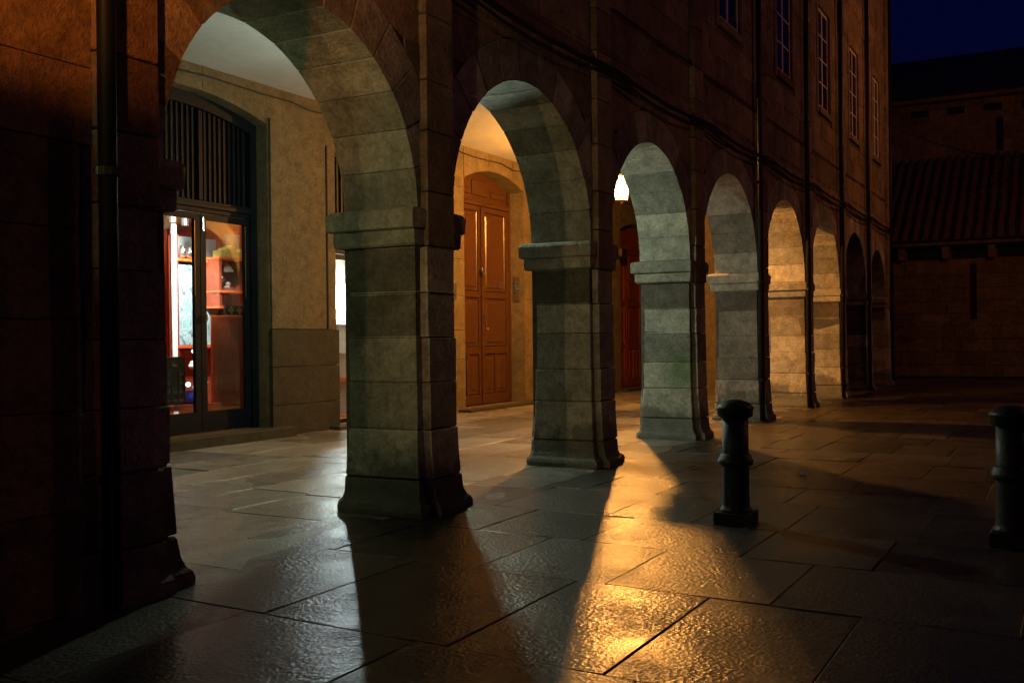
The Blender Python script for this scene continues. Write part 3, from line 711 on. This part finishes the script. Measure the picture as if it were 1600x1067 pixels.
# second shop window: white lit showcase
x2a, x2b = 12.03, 14.2
sh2 = MB(); sh2.add([(x2a, 10.6, .06), (x2b, 10.6, .06), (x2b, 10.6, 3.0), (x2a, 10.6, 3.0)], [(0, 1, 2, 3)])
sh2.add([(x2b, 10.08, .06), (x2b, 10.6, .06), (x2b, 10.6, 3.0), (x2b, 10.08, 3.0)], [(0, 1, 2, 3)])
obj('showcase_back', sh2, M['shopwhite'], bld)
obj('showcase_floor', MB().box(x2a, x2b, 10.08, 10.6, .05, .11), M['orange2'], bld)
obj('showcase_shelf', MB().box(x2a, x2b, 10.1, 10.55, .66, .72), M['orange2'], bld)
for z in (1.1, 1.55, 2.0): obj('showcase_shelf', MB().box(x2a, x2b, 10.15, 10.55, z, z+.015), M['grey'], bld)
random.seed(9)
for q in range(6):
    xx = 12.5+.12*(q % 3); zz = (.12, .75)[q//3]
    obj('trinket', MB().lathe([(zz, .04), (zz+.1, .05), (zz+.16, .02), (zz+.2, .03)], xx, 10.2+.02*q, 8), M['silver' if q < 3 else 'redbrown'], None,
        ['leftmost', 'middle', 'rightmost'][q % 3]+[' silver trinket at the foot of the bright second shop window', ' red brown trinket on the orange shelf of the bright second shop window'][q//3], 'trinket')
lamp('showcase_light', (12.75, 10.2, 2.0), 330, (.92, 1, 1), .05)

# ------------------------------------------------------------------ lanterns
def lantern(x, y, z, lit, col, power, label, es):
    t = thing('hanging_lantern', (x, y, z-.26), label, 'lantern', 'lanterns hung under the arcade ceiling')
    gl = lampglass('lantern_glass', (col[0], col[1]**.6, col[2]**.6), es, .25)
    obj('chain', MB().tube([(x, y, ZC), (x, y, z+.32)], .012), M['iron'], t)
    fr = MB().lathe([(z+.20, .15), (z+.24, .13), (z+.30, .05), (z+.33, .02)], x, y, 6)
    fr.lathe([(z-.22, .09), (z-.19, .10)], x, y, 6); fr.lathe([(z-.27, .01), (z-.22, .045)], x, y, 6)
    for i in range(6):
        a = PI/3*i; fr.tube([(x+.10*math.cos(a), y+.10*math.sin(a), z-.20), (x+.145*math.cos(a), y+.145*math.sin(a), z+.20)], .008, 4)
    obj('lantern_frame', fr, M['brass'], t)
    for i in range(6):
        a, b_ = PI/3*i+.06, PI/3*(i+1)-.06
        obj('lantern_pane', MB().add([(x+.096*math.cos(a), y+.096*math.sin(a), z-.185), (x+.096*math.cos(b_), y+.096*math.sin(b_), z-.185), (x+.138*math.cos(b_), y+.138*math.sin(b_), z+.19), (x+.138*math.cos(a), y+.138*math.sin(a), z+.19)], [(0, 1, 2, 3)]), gl, t)
    obj('bulb', MB().sphere((x, y, z), .035, sc=(1, 1, 1.6)), plain('bulb_glow', (1, 1, 1), .5, emit=col, es=es*2.5), t, smooth=True)
    ll = lamp('lantern_light', (x, y, z), power, col, .07)
    if col[0] < 1: ll.data.specular_factor = .3
    return t
lantern(16.2, 6.78, 3.86, True, (1, .38, .07), 8800, 'glowing amber lantern hanging in the third arch from the left', 26)
lantern(9.45, 6.30, 3.15, True, (.82, 1, .78), 1400, 'cool white lantern hidden behind the first arch and its right pillar', 1.5)
lantern(3.3, 6.30, 2.9, True, (.76, 1, .5), 240, 'dim greenish lantern hidden behind the dark first pillar', 3)

fl = thing('floodlight', (-.1, 3.32, 2.6), 'small floodlight with an added plate cutting its light on the wall beyond the left edge', 'floodlight')
obj('housing', MB().box(-.22, -.08, 3.2, 3.44, 2.58, 2.82), M['iron'], fl)
obj('wall_arm', MB().tube([(-.15, 3.4, 2.6), (-.15, YF, 2.5)], .02), M['iron'], fl)
obj('added_light_baffle', MB().box(.5, .505, 3.429, 3.80, 1.9, 3.4), M['iron'], fl)  # added plate that keeps the flood beam off the blind wall
# ------------------------------------------------------------------ bollards
def bollard(x, y, label):
    t = thing('bollard', (x, y, 0), label, 'bollard', 'iron bollards along the plaza edge of the arcade')
    obj('base', MB().bbox(x-.13, x+.13, y-.13, y+.13, -.005, .085, .008), M['bollard'], t)
    obj('shaft', MB().lathe([(.085, .115), (.10, .11), (.115, .098), (.13, .094), (.43, .092), (.74, .090)], x, y, 28), M['bollard'], t, smooth=True)
    obj('ring', MB().lathe([(.40, .095), (.41, .118), (.42, .122), (.445, .122), (.455, .112), (.475, .107), (.49, .094)], x, y, 28), M['bollard'], t, smooth=True)
    obj('cap', MB().lathe([(.735, .095), (.745, .115), (.75, .122), (.795, .124), (.80, .130), (.808, .129), (.825, .115), (.845, .088), (.858, .055), (.864, .02)], x, y, 28), M['bollard'], t, smooth=True)
    return t
bollard(6.98, 2.08, 'dark iron bollard with domed cap standing right of the amber light streak')
bollard(6.98, .34, 'dark iron bollard cut by the right edge of the photo')
lp = MB().add([(9.6, 2.2, .0), (9.68, 2.19, .012), (9.70, 2.27, .004), (9.62, 2.29, .02), (9.65, 2.23, .035)], [(0, 1, 4), (1, 2, 4), (2, 3, 4), (3, 0, 4), (0, 3, 2, 1)])
obj('crumpled_paper', lp, M['paper'], None, 'tiny scrap of crumpled white paper lying on the dark paving', 'litter')

# ------------------------------------------------------------------ church side beyond
XC = 34.0
ch = thing('church_building', (XC+4, 0, 0), 'dark old stone church with a tiled lean-to roof closing the far side of the plaza', 'church')
core = MB().box(XC+.03, XC+4, -14, 9, 0, 4.02); core.box(XC+4.03, XC+7, -14, 12, 4, 9.3)
obj('wall_core', core, M['mortar'], ch)
random.seed(21)
slits = [(2.58, 2.76, 1.75, 3.45), (-3.0, -2.8, 1.75, 3.45)]
def wallstones(X, y0, y1, z0, z1, hole=(), hh=(.34, .46)):
    mbs = []; z = z0
    while z < z1-.05:
        z2 = min(z+random.uniform(*hh), z1); y = y0
        while y < y1-.05:
            y2 = min(y+random.uniform(.5, 1.1), y1); sg = [(y, y2)]
            for h in hole:
                if z2 > h[2] and z < h[3]:
                    ns = []
                    for a, b_ in sg:
                        if b_ <= h[0] or a >= h[1]: ns.append((a, b_))
                        else:
                            if a < h[0]-.03: ns.append((a, h[0]))
                            if b_ > h[1]+.03: ns.append((h[1], b_))
                    sg = ns
            for a, b_ in sg:
                d = random.uniform(-.02, .015); mb = MB().box(X+d, X+.05, a+.008, b_-.008, z+.008, z2-.008)
                if infrm((X, (a+b_)/2, z), 10): mbs.append(mb)
            y = y2
        z = z2
    return mbs
near = wallstones(XC, -3, 9, 0, 3.62, slits)
for mb in near[:220]: obj('wall_stone', mb, M['church'], ch)
r_ = MB()
for mb in near[220:]: r_.add(mb.v, mb.f)
up = wallstones(XC+4, -3, 9, 7.4, 9.28, [(2.02, 2.22, 7.5, 8.6)])
for mb in up[:70]: obj('wall_stone', mb, M['church'], ch)
for mb in up[70:]: r_.add(mb.v, mb.f)
if r_.v: obj('far_wall_stones', r_, M['church'], ch, kind='stuff')
for a, b_, z0, z1 in slits+[]: obj('slit_window', MB().box(XC+.028, XC+.031, a, b_, z0, z1), M['void'], ch)
obj('slit_window', MB().box(XC+4.02, XC+4.028, 2.02, 2.22, 7.5, 8.6), M['void'], ch)
# openings under the eaves: dark holes between corbels
y = 8.4
while y > -3.5:
    obj('eaves_opening', MB().box(XC+.02, XC+.028, y-1.0, y, 3.62, 3.98), M['void'], ch)
    obj('corbel', MB().bbox(XC-.22, XC+.03, y-1.26, y-1.02, 3.62, 4.02, .02), M['church'], ch); y -= 1.28
obj('eaves_slab', MB().bbox(XC-.35, XC+.1, -14, 9, 4.03, 4.14, .02), M['church'], ch)
obj('roof_deck', MB().add([(XC-.4, -14, 4.15), (XC-.4, 9, 4.15), (XC+4.05, 9, 7.35), (XC+4.05, -14, 7.35)], [(0, 3, 2, 1)]), M['roofdark'], ch)
# cover tiles: rows of half-round tiles sharing one mesh
sl = Vector((4.45, 0, 3.2)); L_ = sl.length; sl.normalize(); nr = Vector((-sl.z, 0, sl.x)); nrow = 8; tl = L_/nrow
tv = []; 
for q, (e, rr) in enumerate(((0, .105), (tl*1.12, .085))):
    for i in range(6):
        a = PI*i/5; tv.append(sl*e+Vector((0, 1, 0))*(rr*math.cos(a))+nr*(rr*math.sin(a)+(.025 if q == 0 else .0)))
me = bpy.data.meshes.new('roof_tile'); me.from_pydata([tuple(v) for v in tv], [], [(i, i+1, i+7, i+6) for i in range(5)]+[(0, 5, 4, 3, 2, 1)]); me.materials.append(M['tile'])
yy = -2.3; 
while yy < 8:
    for k in range(nrow):
        P = Vector((XC-.42, yy+random.uniform(-.015, .015), 4.17))+sl*(k*tl)
        if infrm(P, 15): link('roof_tile', me, P, ch)
    yy += .30
obj('upper_eaves', MB().bbox(XC+3.6, XC+4.3, -14, 12, 9.3, 9.45, .03), M['church'], ch)
for k in range(5):
    y0_ = 4.9-k*1.15
    obj('upper_opening', MB().box(XC+3.95, XC+3.975, y0_-.55, y0_, 8.86, 9.1), M['void'], ch)
obj('upper_roof', MB().add([(XC+3.5, -14, 9.45), (XC+3.5, 12, 9.45), (XC+8.5, 12, 12.0), (XC+8.5, -14, 12.0), (XC+13, -14, 9.4), (XC+13, 12, 9.4)], [(0, 3, 2, 1), (2, 3, 4, 5), (0, 1, 5, 4), (1, 2, 5), (0, 4, 3)]), M['roofdark'], ch)
obj('roof_gable', MB().add([(XC+4, 6.2, 9.5), (XC+4, 9.5, 9.5), (XC+4, 9.5, 12.6), (XC+4, 7.0, 12.4), (XC+7, 6.2, 9.5), (XC+7, 9.5, 9.5), (XC+7, 9.5, 12.6), (XC+7, 7.0, 12.4)], [(0, 3, 2, 1), (4, 5, 6, 7), (0, 4, 7, 3), (3, 7, 6, 2), (1, 2, 6, 5)]), M['roofdark'], ch)
obj('overhead_cable', MB().tube([(28.3+i*.72, 4.3-i*.43, 6.6+.02*(i-5)**2-.2) for i in range(9)], .02, 5), M['cable'], None, 'thin black cable strung from the arcade corner across to the church wall', 'cable')
obj('added_shade_block', MB().bbox(1.5, 2.15, 3.95, YF-.02, 0, 2.4, .02), M['facade'], None, 'added unseen shade-casting stone buttress against the blind wall beyond the left edge', 'blocker')  # unseen block added to keep light off the lower left wall and ground

# ------------------------------------------------------------------ houses on the other sides of the plaza, behind the camera
def house(x0, x1, y0, y1, h, label, face):
    b = thing('plaza_house', ((x0+x1)/2, (y0+y1)/2, 0), label, 'house', 'houses closing the plaza behind the viewer')
    obj('wall', MB().box(x0, x1, y0, y1, 0, h), M['facade'], b)
    cx, cy = (x0+x1)/2, (y0+y1)/2
    obj('roof', MB().add([(x0-.4, y0-.4, h+.01), (x1+.4, y0-.4, h+.01), (x1+.4, y1+.4, h+.01), (x0-.4, y1+.4, h+.01), (cx, cy, h+3)], [(3, 2, 1, 0), (0, 1, 4), (1, 2, 4), (2, 3, 4), (3, 0, 4)]), M['tile'], b)
    for z in (1.0, 4.4, 7.8):
        n = int((x1-x0 if face == 'y' else y1-y0)/3)
        for i in range(n):
            if face == 'y': X = x0+1.5+i*3; m = MB().bbox(X-.5, X+.5, y1-.02, y1+.03, z, z+1.9, .01)
            else: Y = y0+1.5+i*3; m = MB().bbox(x1-.02, x1+.03, Y-.5, Y+.5, z, z+1.9, .01)
            obj('window', m, M['darkglass'], b)
house(-12, 4, -22, -14, 12, 'three storey stone house behind and left of the viewer', 'y')
house(4.3, 20, -22, -14, 13, 'taller three storey stone house straight behind the viewer', 'y')
house(-20, -12.3, -14, 10, 12, 'long stone house on the near short side of the plaza behind the viewer', 'x')
